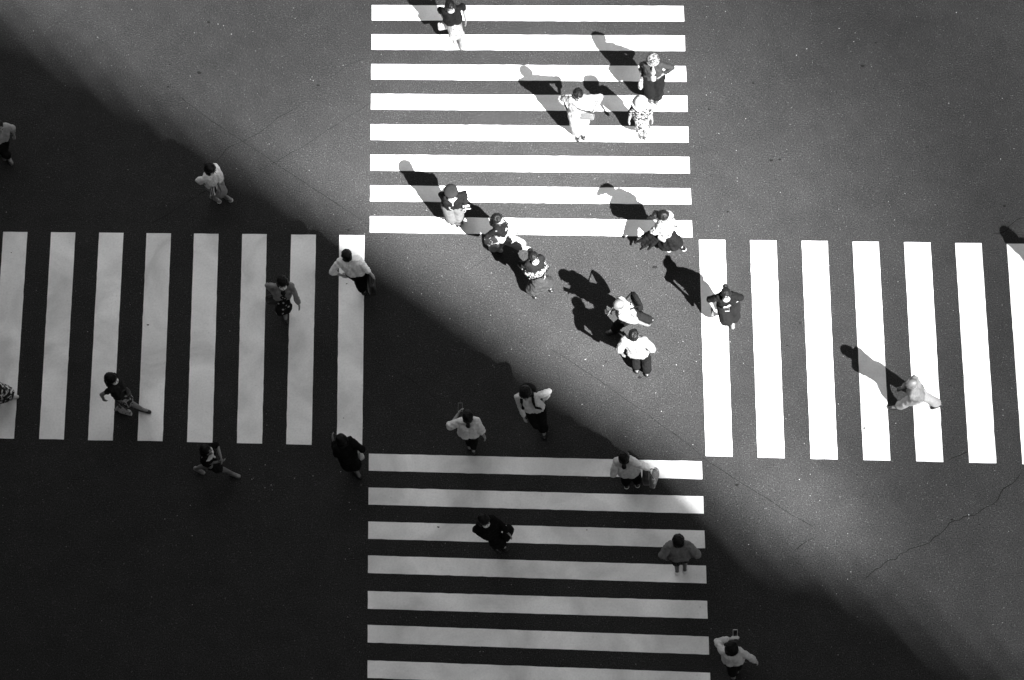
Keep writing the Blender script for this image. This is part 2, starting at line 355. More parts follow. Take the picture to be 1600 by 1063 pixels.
def ell(V, Fc, c, X, Y, Z, n=14, m=9):
    """ellipsoid with half axes X,Y,Z"""
    o = len(V)
    for k in range(m):
        t = math.pi*(k+.15)/(m-.7); t = min(max(t, .03), math.pi-.03)
        for i in range(n):
            an = 2*math.pi*i/n; V.append(c+X*(math.sin(t)*math.cos(an))+Y*(math.sin(t)*math.sin(an))+Z*math.cos(t))
    for k in range(m-1):
        for i in range(n): Fc.append((o+k*n+i, o+(k+1)*n+i, o+(k+1)*n+(i+1) % n, o+k*n+(i+1) % n))
    Fc.append(tuple(o+i for i in range(n))); Fc.append(tuple(o+(m-1)*n+i for i in range(n-1, -1, -1)))
_tex = {}
def ctex(size):
    if size not in _tex:
        tx = bpy.data.textures.new('folds', 'CLOUDS'); tx.noise_scale = size; tx.noise_depth = 1; _tex[size] = tx
    return _tex[size]
def remesh(name, V, Fc, mat, parent, vox=.01, sm=3, disp=0, dsize=.09):
    me = mesh(name, V, Fc); tmp = bpy.data.objects.new('tmp', me); COL.objects.link(tmp)
    r = tmp.modifiers.new('r', 'REMESH'); r.mode = 'VOXEL'; r.voxel_size = vox; r.use_smooth_shade = True
    if sm:
        s = tmp.modifiers.new('s', 'SMOOTH'); s.factor = .5; s.iterations = sm
    if disp:
        d = tmp.modifiers.new('d', 'DISPLACE'); d.texture = ctex(dsize); d.strength = disp; d.mid_level = .5; d.texture_coords = 'GLOBAL'
    dg = bpy.context.evaluated_depsgraph_get(); dg.update()
    out = bpy.data.meshes.new_from_object(tmp.evaluated_get(dg), depsgraph=dg)
    bpy.data.objects.remove(tmp); bpy.data.meshes.remove(me); out.name = name
    return link(name, out, mat, parent, smooth=True)
def ik(a, b, l1, l2, pole):
    d = b-a; L = d.length
    if L > (l1+l2)*.995: b = a+d*((l1+l2)*.995/L); d = b-a; L = d.length
    x = d/L; p = (pole-x*pole.dot(x)).normalized(); c = (l1*l1-l2*l2+L*L)/(2*L); h = math.sqrt(max(0, l1*l1-c*c))
    return a+x*c+p*h, b
def lathe(name, rings, mat, parent, n=40, rip=0, nrip=9, seed=0):
    """rings: (centre, X, Y) with half-axis vectors; closed top and bottom; rip = fold depth growing to the hem"""
    V = []; Fc = []; m = len(rings)
    for k, (c, X, Y) in enumerate(rings):
        t = k/(m-1.0)
        for i in range(n):
            a = 2*math.pi*i/n; w_ = 1+rip*t*(math.sin(nrip*a+seed)+.5*math.sin((nrip+4)*a+2.1*seed+t*2))
            V.append(c+X*(math.cos(a)*w_)+Y*(math.sin(a)*w_))
    for k in range(m-1):
        for i in range(n): Fc.append((k*n+i, (k+1)*n+i, (k+1)*n+(i+1) % n, k*n+(i+1) % n))
    # turned-in hem: close a little above the hem so it reads as a thin hollow edge
    c, X, Y = rings[-1]; c2, X2, Y2 = rings[-2]; up_ = (c2-c)*.6; o = len(V)
    for i in range(n):
        a = 2*math.pi*i/n; V.append(c+up_+(V[(m-1)*n+i]-c)*.9)
    for i in range(n): Fc.append(((m-1)*n+i, o+i, o+(i+1) % n, (m-1)*n+(i+1) % n))
    Fc.append(tuple(o+i for i in range(n-1, -1, -1))); Fc.append(tuple(range(n)))
    me = mesh(name, V, Fc); return link(name, me, mat, parent, smooth=True)

UPZ = Vector((0, 0, 1))
def person(label, head, feet, face, H=1.62, hands=None, top=None, bottom=None, shoes=None, hair=None, hat=None,
           mask=None, skinv=.42, lean=.22, bulk=1.0, group=None, hz=None, bow=.0, extra=None, build='f'):
    """head: pixel of the head centre; feet: two (px,py,lift) for the left and right ankle; face: pixel vector walked towards.
    hands: {'L':(px,py,z) or 'R':...}; top: dict(m,sleeve,loose,len); bottom: dict(kind,...)."""
    k = H/1.62
    aL = at(*feet[0][:2], feet[0][2]+.05); aR = at(*feet[1][:2], feet[1][2]+.05)
    aL.z = feet[0][2]+.085; aR.z = feet[1][2]+.085
    mid = (aL+aR)/2; root = Vector((mid.x, mid.y, 0))
    hd = at(head[0], head[1], H*.925)
    off = Vector((hd.x-mid.x, hd.y-mid.y, 0))
    if off.length > lean: off = off*(lean/off.length)
    p1 = at(head[0], head[1]); p2 = at(head[0]+face[0], head[1]+face[1])
    f = Vector((p2.x-p1.x, p2.y-p1.y, 0)).normalized(); r = Vector((f.y, -f.x, 0))
    e = empty('person', root); tag(e, label, 'person', group)
    o = -root
    aL += o; aR += o; gm = Vector((0, 0, 0))
    stride = (Vector((aL.x-aR.x, aL.y-aR.y, 0))).length
    drop = .04*k*min(1, (stride/.6)**2)
    pel = gm+off*.45+UPZ*(.53*H-drop)
    wst = gm+off*.62+UPZ*(.62*H-drop)
    che = gm+off*.82+UPZ*(.735*H-drop)
    sho = gm+off*.92+UPZ*(.81*H-drop)
    nec = gm+off*.97+UPZ*(.85*H-drop)
    hc = gm+off+UPZ*(.925*H-drop)+f*(.02+bow)
    s = {}
    sw = .118*H*bulk if build == 'm' else .106*H*bulk
    hipw = .052*H
    # swing: the shoulder line counter-rotates with the leading foot
    lead = (aL-aR).dot(f); tw = max(-.25, min(.25, -lead*.35))
    rs = (r*math.cos(tw)+f*math.sin(tw)).normalized()
    arms = {}; legs = {}
    for sd, sg, an in (('L', -1, aL), ('R', 1, aR)):
        hip = pel+r*sg*hipw-UPZ*.02
        kn, a2 = ik(hip, an, .248*H, .235*H, f+UPZ*.1)
        legs[sd] = (hip, kn, a2)
        sh = sho+rs*sg*(sw-.035)-UPZ*.012
        if hands and sd in hands and hands[sd]:
            q = hands[sd]; hnd = at(q[0], q[1], q[2])+o
        else:
            swg = -lead*sg*.28 if sg < 0 else lead*.28
            hnd = sh+rs*sg*.07+f*swg-UPZ*(.305*H)
        pole = (hands or {}).get('pole'+sd) or (-f*.8+rs*sg*.35-UPZ*.4)
        if isinstance(pole, tuple): pole = f*pole[0]+rs*sg*pole[1]+UPZ*pole[2]
        el, wr = ik(sh, hnd, .17*H, .148*H, pole)
        arms[sd] = (sh, el, wr)
    # ---------- body
    V = []; Fc = []; K = k
    tors = []
    for sg in (-1, 1):
        tors += [(sho+rs*sg*(sw-.045), .052*K, che+rs*sg*.062*K, .088*K), (che+rs*sg*.062*K, .088*K, wst+r*sg*.045*K, .082*K), (wst+r*sg*.045*K, .082*K, pel+r*sg*.062*K, .092*K)]
    tors += [(sho-rs*(sw-.05), .05*K, sho+rs*(sw-.05), .05*K)]
    for a, ra, b, rb in tors: caps(V, Fc, a, ra, b, rb)
    caps(V, Fc, sho-UPZ*.02, .062*K, nec+UPZ*.03, .05*K)
    feetd = {}
    for sd, (hip, kn, an) in legs.items():
        caps(V, Fc, hip, .084*K, kn, .054*K); caps(V, Fc, kn, .053*K, kn.lerp(an, .35)-f*.012, .053*K); caps(V, Fc, kn.lerp(an, .35)-f*.012, .053*K, an, .034*K)
        lift = an.z-.085; shin = (an-kn).normalized()
        toe = (f*1.0+UPZ*(-.12 if lift < .04 else -.9)).normalized()
        tipz = an+toe*.15*K-UPZ*.035
        if lift < .04: tipz.z = .035
        heel = an-f*.035-UPZ*.045 if lift < .04 else an-f*.03-UPZ*.03
        if lift < .04: heel.z = .038
        caps(V, Fc, an, .034*K, heel, .036*K); caps(V, Fc, an-UPZ*.01, .035*K, tipz, .032*K); caps(V, Fc, heel, .034*K, tipz, .034*K)
        feetd[sd] = (an, heel, tipz)
    hv = []
    for sd, (sh, el, wr) in arms.items():
        sg = -1 if sd == 'L' else 1
        caps(V, Fc, sh, .046*K, el, .037*K); caps(V, Fc, el, .038*K, wr, .025*K)
        ax = (wr-el).normalized(); pn = rs*sg-ax*(rs*sg).dot(ax)
        pn = pn.normalized() if pn.length > .2 else ax.orthogonal().normalized()   # palm normal faces the thigh
        sd_ = ax.cross(pn).normalized()
        if sd_.dot(f) < 0: sd_ = -sd_                    # thumb side to the front
        pc = wr+ax*.05*K; ell(V, Fc, pc, sd_*.040*K, pn*.018*K, ax*.052*K)
        for i, (u, ln) in enumerate(((.028, .070), (.010, .078), (-.009, .072), (-.027, .056))):
            b0 = wr+ax*.085*K+sd_*u*K; b1 = b0+ax*ln*.5*K-pn*.008; b2 = b1+ax*ln*.35*K-pn*.026
            caps(V, Fc, b0, .0095*K, b1, .0088*K, 8); caps(V, Fc, b1, .0088*K, b2, .0078*K, 8)
        t0 = wr+ax*.03*K+sd_*.030*K; t1 = t0+ax*.035*K+sd_*.022*K-pn*.006; t2 = t1+ax*.03*K+sd_*.004-pn*.014
        caps(V, Fc, t0, .012*K, t1, .0105*K, 8); caps(V, Fc, t1, .0105*K, t2, .009*K, 8)
        arms[sd] = (sh, el, wr, wr+ax*.09*K)
    # head
    hf = (f-UPZ*(.12+bow*1.5)).normalized(); hr = r; hu = hr.cross(hf).normalized()
    if hu.z < 0: hu = -hu
    hf = hf*1.14; hr = hr*1.14; hu = hu*1.14; hc = hc-UPZ*.008
    ell(V, Fc, hc+hu*.028-hf*.008, hr*.073, hf*.092, hu*.082, 18, 11)
    ell(V, Fc, hc-hu*.045+hf*.026, hr*.054, hf*.062, hu*.068, 16, 10)
    caps(V, Fc, nec, .05*K, hc-hu*.05-hf*.01, .048)
    caps(V, Fc, hc+hu*.012+hf*.082, .010, hc-hu*.028+hf*.104, .014, 8)           # nose
    ell(V, Fc, hc-hu*.058+hf*.084, hr*.024, hf*.010, hu*.009)                    # lips
    caps(V, Fc, hc-hr*.03+hu*.03+hf*.078, .010, hc+hr*.03+hu*.03+hf*.078, .010, 8)  # brow
    for sg in (-1, 1): ell(V, Fc, hc+hr*sg*.074-hf*.008-hu*.008, hr*.009, hf*.018, hu*.031)
    body = remesh('body', V, Fc, skin(skinv), e, vox=.0075, sm=2)
    for sg in (-1, 1):
        V = []; Fc = []; ell(V, Fc, hc+hr*sg*.031+hf*.081+hu*.010, hr*.015, hf*.007, hu*.008, 10, 7); link('eye', mesh('eye', V, Fc), leather(.02, .2), e, True)
    # ---------- top garment
    if top:
        lo = top.get('loose', .02); V = []; Fc = []; ln = top.get('len', .5)     # len: hem height as share of H
        hem = gm+off*(.45 if ln > .45 else .3)+UPZ*(ln*H)
        for sg in (-1, 1):
            caps(V, Fc, sho+rs*sg*(sw-.045), .054*K+lo*.45, che+rs*sg*.062*K, .09*K+lo)
            caps(V, Fc, che+rs*sg*.062*K, .09*K+lo, wst+r*sg*.05*K, .084*K+lo*1.1)
            caps(V, Fc, wst+r*sg*.05*K, .084*K+lo*1.1, pel.lerp(hem, .5)+r*sg*.06*K+UPZ*.06, .094*K+lo*1.15)
        caps(V, Fc, sho-rs*(sw-.05), .055*K+lo*.4, sho+rs*(sw-.05), .055*K+lo*.4)
        if top.get('collar', 1): caps(V, Fc, sho-UPZ*.02, .07*K, nec-UPZ*.012, .058*K)
        sl = top.get('sleeve', 1.0)
        for sd, (sh, el, wr, hh) in arms.items():
            sg = -1 if sd == 'L' else 1
            if sl <= .01: continue
            if sl <= 1: e2 = sh.lerp(el, sl); caps(V, Fc, sh, .054*K+lo*.4, e2, .047*K+lo*.6)
            else:
                e2 = el.lerp(wr, (sl-1)); caps(V, Fc, sh, .053*K+lo*.35, el, .044*K+lo*.35); caps(V, Fc, el, .044*K+lo*.35, e2, .035*K+lo*.4)
        if top.get('hood'): ell(V, Fc, nec-f*.08-UPZ*.03, r*.11, f*.06, UPZ*.05)
        remesh(top.get('name', 'shirt'), V, Fc, top['m'], e, vox=.011, sm=3, disp=.042, dsize=.075)
        if top.get('vest'):       # inner panel shown at an open front
            V = []; Fc = []
            for zz, ww in ((sho-UPZ*.02, .03), (che, .055), (wst, .06), (wst-UPZ*.08, .06)): ell(V, Fc, zz+f*(.075*K+lo*.9), rs*ww, f*.045, UPZ*.09)
            remesh('blouse', V, Fc, top['vest'], e, vox=.012, sm=3)
    # ---------- bottom garment
    if bottom:
        kd = bottom['kind']; m_ = bottom['m']; lo = bottom.get('loose', .015)
        if kd in ('trousers', 'shorts'):
            V = []; Fc = []
            caps(V, Fc, wst-UPZ*.03-r*.045, .085*K+lo*.5, pel-r*.055*K, .097*K+lo*.7); caps(V, Fc, wst-UPZ*.03+r*.045, .085*K+lo*.5, pel+r*.055*K, .097*K+lo*.7)
            for sd, (hip, kn, an) in legs.items():
                sn = bottom.get('share', .8 if kd == 'trousers' else 0.0)
                if kd == 'shorts': caps(V, Fc, hip, .093*K+lo, hip.lerp(kn, bottom.get('share', .85)), .075*K+lo*1.6)
                else:
                    caps(V, Fc, hip, .090*K+lo, kn, .064*K+lo); e2 = kn.lerp(an, sn); caps(V, Fc, kn, .063*K+lo, e2, .047*K+lo*1.5)
            remesh(kd, V, Fc, m_, e, vox=.012, sm=3, disp=.03, dsize=.11)
        else:                      # skirt, dress: rings from the waist to the hem
            hemz = bottom.get('hem', .3)*H; flare = bottom.get('flare', .1); trail = bottom.get('trail', None)
            tv = Vector((0, 0, 0))
            if trail:
                q0 = at(800, 500); q1 = at(800+trail[0], 500+trail[1]); tv = Vector((q1.x-q0.x, q1.y-q0.y, 0))
            def down(sd):      # point on the leg at hem height
                hip, kn, an = legs[sd]
                if hemz > kn.z: t = (hip.z-hemz)/max(.01, hip.z-kn.z); return hip.lerp(kn, min(1, t))
                t = (kn.z-hemz)/max(.01, kn.z-an.z); return kn.lerp(an, min(.8, t))
            dl, dr = down('L'), down('R'); V = []; Fc = []
            caps(V, Fc, wst-r*.045, .088*K, pel-r*.055*K, .105*K); caps(V, Fc, wst+r*.045, .088*K, pel+r*.055*K, .105*K)
            kc = (legs['L'][1]+legs['R'][1])/2
            for j in range(7):
                t = j/6.0; q = dl.lerp(dr, t); kk = legs['L'][1].lerp(legs['R'][1], t); kk = kk if kk.z > q.z else q.lerp(pel, .4)
                fold = .018*math.sin(j*2.4+1); rr = (.072+flare*.45)*K
                caps(V, Fc, pel, .10*K, kk, .088*K+flare*.2+fold*.5); caps(V, Fc, kk, .088*K+flare*.2+fold*.5, q, rr+fold)
            for j in range(bottom.get('nrip', 8)):     # the fabric standing away in folds all round the hem
                a_ = j*2*math.pi/bottom.get('nrip', 8)+.3; q = dl.lerp(dr, .5+.5*math.cos(a_-.3)) if (dl-dr).length > .15 else (dl+dr)/2
                q = q+r*math.sin(a_)*(.06+flare*.5)+f*math.cos(a_)*(.05+flare*.4)
                caps(V, Fc, pel+r*math.sin(a_)*.05+f*math.cos(a_)*.03, .075*K, q, .045*K)
            if trail:
                for j in range(7):
                    t = (j-3)/3.0; pd = Vector((-tv.y, tv.x, 0)).normalized()
                    q = (dl+dr)/2+tv*(1-.25*abs(t)+.1*math.sin(j*3))+pd*(t*.17)+UPZ*(.10+.05*math.sin(j*2.2))
                    caps(V, Fc, pel, .09*K, pel.lerp(q, .5)+UPZ*.02, .06, 10); caps(V, Fc, pel.lerp(q, .5)+UPZ*.02, .06, q, .022, 10)
            remesh(bottom.get('name', 'skirt'), V, Fc, m_, e, vox=.011, sm=3, disp=.035, dsize=.08)
    # ---------- shoes
    if shoes:
        for sd, (an, heel, tip) in feetd.items():
            V = []; Fc = []; caps(V, Fc, heel, .045*K, tip, .041*K)
            if shoes.get('boot'): caps(V, Fc, an+UPZ*.05, .045*K, heel, .045*K)
            else: caps(V, Fc, an-UPZ*.03, .040*K, tip, .036*K)
            so = remesh('shoe', V, Fc, shoes['m'], e, vox=.011, sm=2)
            if shoes.get('sole'):
                V = []; Fc = []; x = (tip-heel); sdv = r*.048*K
                a_ = heel-f*.047-UPZ*.018; b_ = tip+f*.045-UPZ*.018
                a_.z = max(a_.z, .012); b_.z = max(b_.z, .012)
                for q in (heel-UPZ*.02, tip-UPZ*.018): ell(V, Fc, Vector((q.x, q.y, max(q.z, .02))), r*.05*K, f*.053*K, UPZ*.017)
                ell(V, Fc, (heel+tip)/2-UPZ*.02, r*.042*K, f*.10*K, UPZ*.016)
                s_o = remesh('sole', V, Fc, shoes['sole'], so, vox=.009, sm=1); 
    # ---------- hair
    if hair:
        V = []; Fc = []; st = hair.get('style', 'short'); vol = hair.get('vol', 1.0)
        if st == 'fringe':       # bald on top, band of hair round the back and sides
            for q in range(-4, 5):
                a = q*.36; dv = -hf*math.cos(a)+hr*math.sin(a)
                ell(V, Fc, hc+dv*.079+hu*-.004-hf*.004, hr*.016+dv*.004, hf*.016, hu*.032)
        else:
            ell(V, Fc, hc+hu*.040-hf*.016, hr*.083*vol, hf*.094*vol, hu*.083*vol, 18, 11)
            ell(V, Fc, hc-hf*.045-hu*.01, hr*.078*vol, hf*.062*vol, hu*.085*vol)
            if st == 'bob':
                for sg in (-1, 1): ell(V, Fc, hc+hr*sg*.068-hf*.012-hu*.05, hr*.03*vol, hf*.055*vol, hu*.085*vol)
                ell(V, Fc, hc-hf*.06-hu*.06, hr*.085*vol, hf*.045, hu*.08*vol)
            if st == 'long':
                for sg in (-1, 1): caps(V, Fc, hc+hr*sg*.065-hf*.02, .035, nec+hr*sg*.07-hf*.045-UPZ*.06, .032)
                caps(V, Fc, hc-hf*.055, .075, nec-f*.085-UPZ*.06, .07); caps(V, Fc, nec-f*.085-UPZ*.06, .07, che-f*.13, .045)
            if st == 'bun': ell(V, Fc, hc-hf*.125+hu*.03, hr*.045, hf*.045, hu*.045)
            if st == 'tail':
                tl = hair.get('to')
                b_ = hc-hf*.10+hu*.01; caps(V, Fc, b_, .035, b_-hf*.06-hu*.03, .04)
                if tl:
                    q0 = at(800, 500); q1 = at(800+tl[0], 500+tl[1]); dv = Vector((q1.x-q0.x, q1.y-q0.y, -.06)); caps(V, Fc, b_, .045, b_+dv*.5, .06); caps(V, Fc, b_+dv*.5, .06, b_+dv, .03)
                else: caps(V, Fc, b_-hf*.06-hu*.03, .04, nec-f*.10-UPZ*.10, .022)
        remesh('hair', V, Fc, hairm(hair.get('v', .004)), e, vox=.009, sm=2, disp=.022, dsize=.03)
    if hat:
        kd = hat['kind']; hm = hat['m']; rings = []
        c = hc+hu*.05-hf*.01
        if kd == 'beret':
            for dz, rr in ((.085, .02), (.08, .06), (.065, .10), (.035, .118), (.005, .112), (-.02, .09)): rings.append((c+hu*dz-hf*.005, hr*rr, hf*rr*1.08))
        elif kd == 'cap':
            for dz, rr in ((.078, .015), (.07, .05), (.05, .075), (.015, .088), (-.02, .09)): rings.append((c+hu*dz, hr*rr, hf*rr*1.12))
        else:
            br = hat.get('brim', .16)
            for dz, rr in ((.085, .015), (.08, .05), (.06, .078), (.02, .092), (-.012, .10), (-.02, br*.75), (-.032, br)): rings.append((c+hu*dz, hr*rr, hf*rr*1.1))
        h_ = lathe('hat', rings, hm, e, 36, .012, 5, 1.0)
        if kd == 'cap':
            V = []; Fc = []; ell(V, Fc, c+hf*.115-hu*.012, hr*.07, hf*.06, hu*.012); link('peak', mesh('peak', V, Fc), hm, h_, True)
        if hat.get('band'):
            lathe('band', [(c+hu*.03, hr*.0885, hf*.0885*1.1), (c+hu*.004, hr*.100, hf*.11), (c-hu*.010, hr*.104, hf*.115)], hat['band'], h_, 36)
    if mask:
        V = []; Fc = []; ell(V, Fc, hc-hu*.040+hf*.062, hr*.062, hf*.052, hu*.055, 16, 10); remesh('face_mask', V, Fc, mask, e, vox=.008, sm=1)
    if extra: extra(dict(e=e, hc=hc, nec=nec, sho=sho, che=che, wst=wst, pel=pel, arms=arms, legs=legs, f=f, r=r, rs=rs, sw=sw, hf=hf, hu=hu, H=H, K=K, off=off))
    return dict(root=root, arms=arms, legs=legs, f=f, r=r, rs=rs, sho=sho, che=che, wst=wst, pel=pel, nec=nec, hc=hc, sw=sw, hf=hf, hu=hu, H=H, feet=feetd)

# ---------------------------------------------------------------- things carried
def tube_mesh(pts, rad, n=8, flat=None):
    V = []; Fc = []; m = len(pts)
    for i, p in enumerate(pts):
        d = (pts[min(i+1, m-1)]-pts[max(i-1, 0)]).normalized(); x = d.cross(UPZ)
        x = x.normalized() if x.length > .05 else Vector((1, 0, 0)); y = d.cross(x).normalized()
        for j in range(n):
            a = 2*math.pi*j/n; V.append(p+x*(math.cos(a)*rad*(flat or 1))+y*(math.sin(a)*rad))
    for i in range(m-1):
        for j in range(n): Fc.append((i*n+j, i*n+(j+1) % n, (i+1)*n+(j+1) % n, (i+1)*n+j))
    Fc.append(tuple(range(n-1, -1, -1))); Fc.append(tuple((m-1)*n+j for j in range(n)))
    return V, Fc
def arc(a, b, sag, n=10):
    return [a.lerp(b, i/(n-1.0))+sag*math.sin(math.pi*i/(n-1.0)) for i in range(n)]
def bag(label, P, c, w, d, h, m, ux, handle='grip', hm=None, tilt=(0, 0, 1), cat='bag', name='handbag', taper=.85, attach=None, flap=None):
    """soft box bag: c = centre relative to the person's root, ux = width direction"""
    root = P['root']; e = empty(name, root+c-UPZ*0); tag(e, label, cat)
    Z = Vector(tilt).normalized(); X = (ux-Z*ux.dot(Z)).normalized(); Y = Z.cross(X)
    V = []; Fc = []; rings = []
    n = 28; levels = ((-.5, .90, .9), (-.46, 1.0, 1.0), (-.15, 1.03, 1.08), (.2, (1+taper)/2, .95), (.46, taper, .6), (.5, taper*.96, .5))
    for t, sx, sy in levels:
        for i in range(n):
            a = 2*math.pi*i/n; cx = math.copysign(abs(math.cos(a))**.45, math.cos(a)); cy = math.copysign(abs(math.sin(a))**.45, math.sin(a))
            q = X*(cx*w/2*sx)+Y*(cy*d/2*sy)+Z*(t*h); q = q+q.normalized()*noise.noise(q*9+c*3)*.012; V.append(q)
    for k in range(len(levels)-1):
        for i in range(n): Fc.append((k*n+i, k*n+(i+1) % n, (k+1)*n+(i+1) % n, (k+1)*n+i))
    Fc.append(tuple(range(n-1, -1, -1))); Fc.append(tuple((len(levels)-1)*n+i for i in range(n)))
    link('bag_body', mesh('bag_body', V, Fc), m, e, True)
    hm = hm or m
    if flap:
        V = []; Fc = []; ell(V, Fc, Z*h*.32+Y*d*.1, X*w*.47, Y*d*.55, Z*h*.2); link('flap', mesh('flap', V, Fc), flap, e, True)
    if handle == 'grip':
        for sy in (-.2, .2):
            tp = (attach-c) if attach is not None else Z*(h*.5+.12)
            a_ = X*w*.28+Y*d*sy+Z*h*.47; b_ = -X*w*.28+Y*d*sy+Z*h*.47
            pts = [a_, a_.lerp(tp, .6)+X*.02, tp, b_.lerp(tp, .6)-X*.02, b_]; Vt, Ft = tube_mesh(pts, .008); link('handle', mesh('handle', Vt, Ft), hm, e, True)
    elif handle == 'strap':
        a_ = X*w*.45+Z*h*.42; b_ = -X*w*.45+Z*h*.42
        pts = [a_]+[q-c for q in attach]+[b_]; Vt, Ft = tube_mesh(pts, .007, 8, 2.2); link('strap', mesh('strap', Vt, Ft), hm, e, True)
    return e
def phone(label, P, c, ux, uz, m=None, s=1.0):
    root = P['root']; e = empty('smartphone', root+c); tag(e, label, 'phone')
    X = ux.normalized(); Zn = (uz-X*uz.dot(X)).normalized(); Y = X.cross(Zn)
    def box(w, h, d, o_):
        V = [o_+X*(sx*w/2)+Y*(sy*h/2)+Zn*(sz*d/2) for sx in (-1, 1) for sy in (-1, 1) for sz in (-1, 1)]
        return V, [(0, 1, 3, 2), (4, 6, 7, 5), (0, 4, 5, 1), (2, 3, 7, 6), (0, 2, 6, 4), (1, 5, 7, 3)]
    V, Fc = box(.078*s, .16*s, .012, Vector((0, 0, 0))); link('case', mesh('case', V, Fc), m or leather(.03), e)
    V, Fc = box(.068*s, .145*s, .003, Zn*.0085); link('screen', mesh('screen', V, Fc), leather(.01, .08), e)
    return e

# ================================================================= the people on the crossing
BLK = cloth(.007); DRK = cloth(.012); WHT = cloth(.72); OFF = cloth(.55); GRY = cloth(.22)  # whites and skin of sunlit people get darker base colours to offset the sun
LBLK = leather(.007, .45); LGRY = leather(.25, .5); MASK = cloth(.75); MASK_SUN = cloth(.3)  # second mask tone is a darkened copy for faces in the sun
def rel(P, px, py, z): return at(px, py, z)-P['root']

# A - top of the picture
P = person('woman in dark blouse and pale speckled skirt walking at the very top of the crossing', (703, 8), [(719, 65, 0), (709, 56, .06)], (2, 10), 1.6,
    hands={'L': (727, 29, .95), 'R': (692, 27, .85)}, top=dict(m=cloth(.008), sleeve=1.25, loose=.035, len=.50), bottom=dict(kind='skirt', m=cloth(.22, 'dots', .02, 26, .85, .3), hem=.30, flare=.02, rip=.02),
    shoes=dict(m=leather(.12)), hair=dict(style='bob'), mask=MASK_SUN, skinv=.10)
bag('small white handbag held by the woman at the top edge', P, rel(P, 692, 40, .60), .20, .09, .19, leather(.3, .5), P['rs'], attach=P['arms']['R'][3], hm=leather(.03))

# B
P = person('person in pale hat, open grey denim jacket and black trousers', (1020, 93), [(1026, 150, 0), (1018, 147, .04)], (0, 10), 1.64,
    hands={'L': (1034, 117, 1.0), 'R': (1002, 117, .85), 'poleL': (-.3, 1.2, -.1)}, top=dict(m=cloth(.030), sleeve=1.6, loose=.03, len=.52, name='jacket', vest=cloth(.22)),
    bottom=dict(kind='trousers', m=BLK, loose=.055, share=.9), shoes=dict(m=leather(.06)), hair=dict(style='short', v=.05), hat=dict(kind='sunhat', m=cloth(.2, 'floral', .03, 22, .8, .52), brim=.115), skinv=.16)
bag('white tote bag with grey marks hanging from the hand in the denim sleeve', P, rel(P, 1004, 127, .75), .24, .08, .30, cloth(.25, 'floral', .03, 14, .8, .57), (P['f']+P['rs']*.6), attach=P['arms']['R'][3], hm=leather(.6))

# C
P = person('person all in white with black hair and a grey shoulder bag worn in front', (903, 147), [(911, 205, 0), (902, 207, 0)], (1, 10), 1.66,
    hands={'L': (930, 168, 1.05), 'R': (884, 168, .95), 'poleL': (-.2, 1, -.2), 'poleR': (-.5, .6, -.5)}, top=dict(m=cloth(.2), sleeve=1.45, loose=.05, len=.47), bottom=dict(kind='trousers', m=cloth(.22), loose=.04, share=.92),
    shoes=dict(m=LBLK), hair=dict(style='short', vol=1.05), skinv=.16)
bag('pale grey shoulder bag resting on the front of the person all in white', P, rel(P, 917, 177, .93)+P['f']*.04, .27, .11, .19, leather(.08, .5), (P['rs']*-1+P['f']*.25), handle='strap',
    attach=[P['che']+P['f']*.14+P['rs']*.02, P['sho']+P['f']*.10-P['rs']*-.10, P['sho']+P['rs']*.13+UPZ*.05, P['sho']-P['f']*.11+P['rs']*.10, P['wst']-P['f']*.15-P['rs']*.05, P['wst']-P['rs']*.17], hm=leather(.012), cat='bag', name='shoulder_bag')

# D
P = person('person in white hat and black and white flowered tunic beside the one all in white', (1000, 161), [(1008, 206, 0), (1002, 205, 0)], (0, 10), 1.5,
    hands={'L': (1019, 187, .72), 'R': (983, 188, .72)}, top=dict(m=cloth(.008, 'floral', .24, 15, .85, .50), sleeve=1.1, loose=.045, len=.48, name='tunic'), bottom=dict(kind='skirt', m=cloth(.015, 'floral', .26, 20, .85, .48), hem=.22, flare=.05, rip=.03),
    shoes=dict(m=leather(.05)), hair=dict(style='short', v=.3), hat=dict(kind='sunhat', m=cloth(.3), brim=.135), skinv=.15)

# E
P = person('person in dark beret and black coat with white collar and pale wide trousers', (705, 301), [(715, 343, 0), (706, 338, .04)], (1, 10), 1.5,
    hands={'L': (727, 321, .88), 'R': (699, 320, .95)}, top=dict(m=cloth(.007), sleeve=1.75, loose=.055, len=.52, name='coat'), bottom=dict(kind='trousers', m=cloth(.07), loose=.06, share=.9),
    shoes=dict(m=LBLK), hair=dict(style='short'), hat=dict(kind='beret', m=cloth(.016)), mask=MASK_SUN, skinv=.14)
for o_ in (0,):
    q = rel(P, 729, 324, .86); e = empty('papers', P['root']+q); tag(e, 'rolled white papers in the hand of the person in the beret', 'papers')
    for j in range(4):
        V, Fc = tube_mesh([P['rs']*(-.08)+P['f']*(.025*j-.04), P['rs']*.07+P['f']*(.025*j-.03)+UPZ*.01], .011, 8); link('sheet', mesh('sheet', V, Fc), cloth(.3) if j != 2 else DRK, e, True)
V = []; Fc = []
for sg in (-1, 1): caps(V, Fc, P['nec']-UPZ*.035+P['rs']*sg*.085+P['f']*.04, .022, P['sho']+P['f']*.118-UPZ*.03, .016, 8)
caps(V, Fc, P['sho']+P['f']*.118-UPZ*.03, .014, P['che']+P['f']*.155, .011, 8)
remesh('collar', V, Fc, cloth(.28), bpy.data.objects[[o.name for o in bpy.data.objects if o.name.startswith('person')][-1]], vox=.008, sm=1)

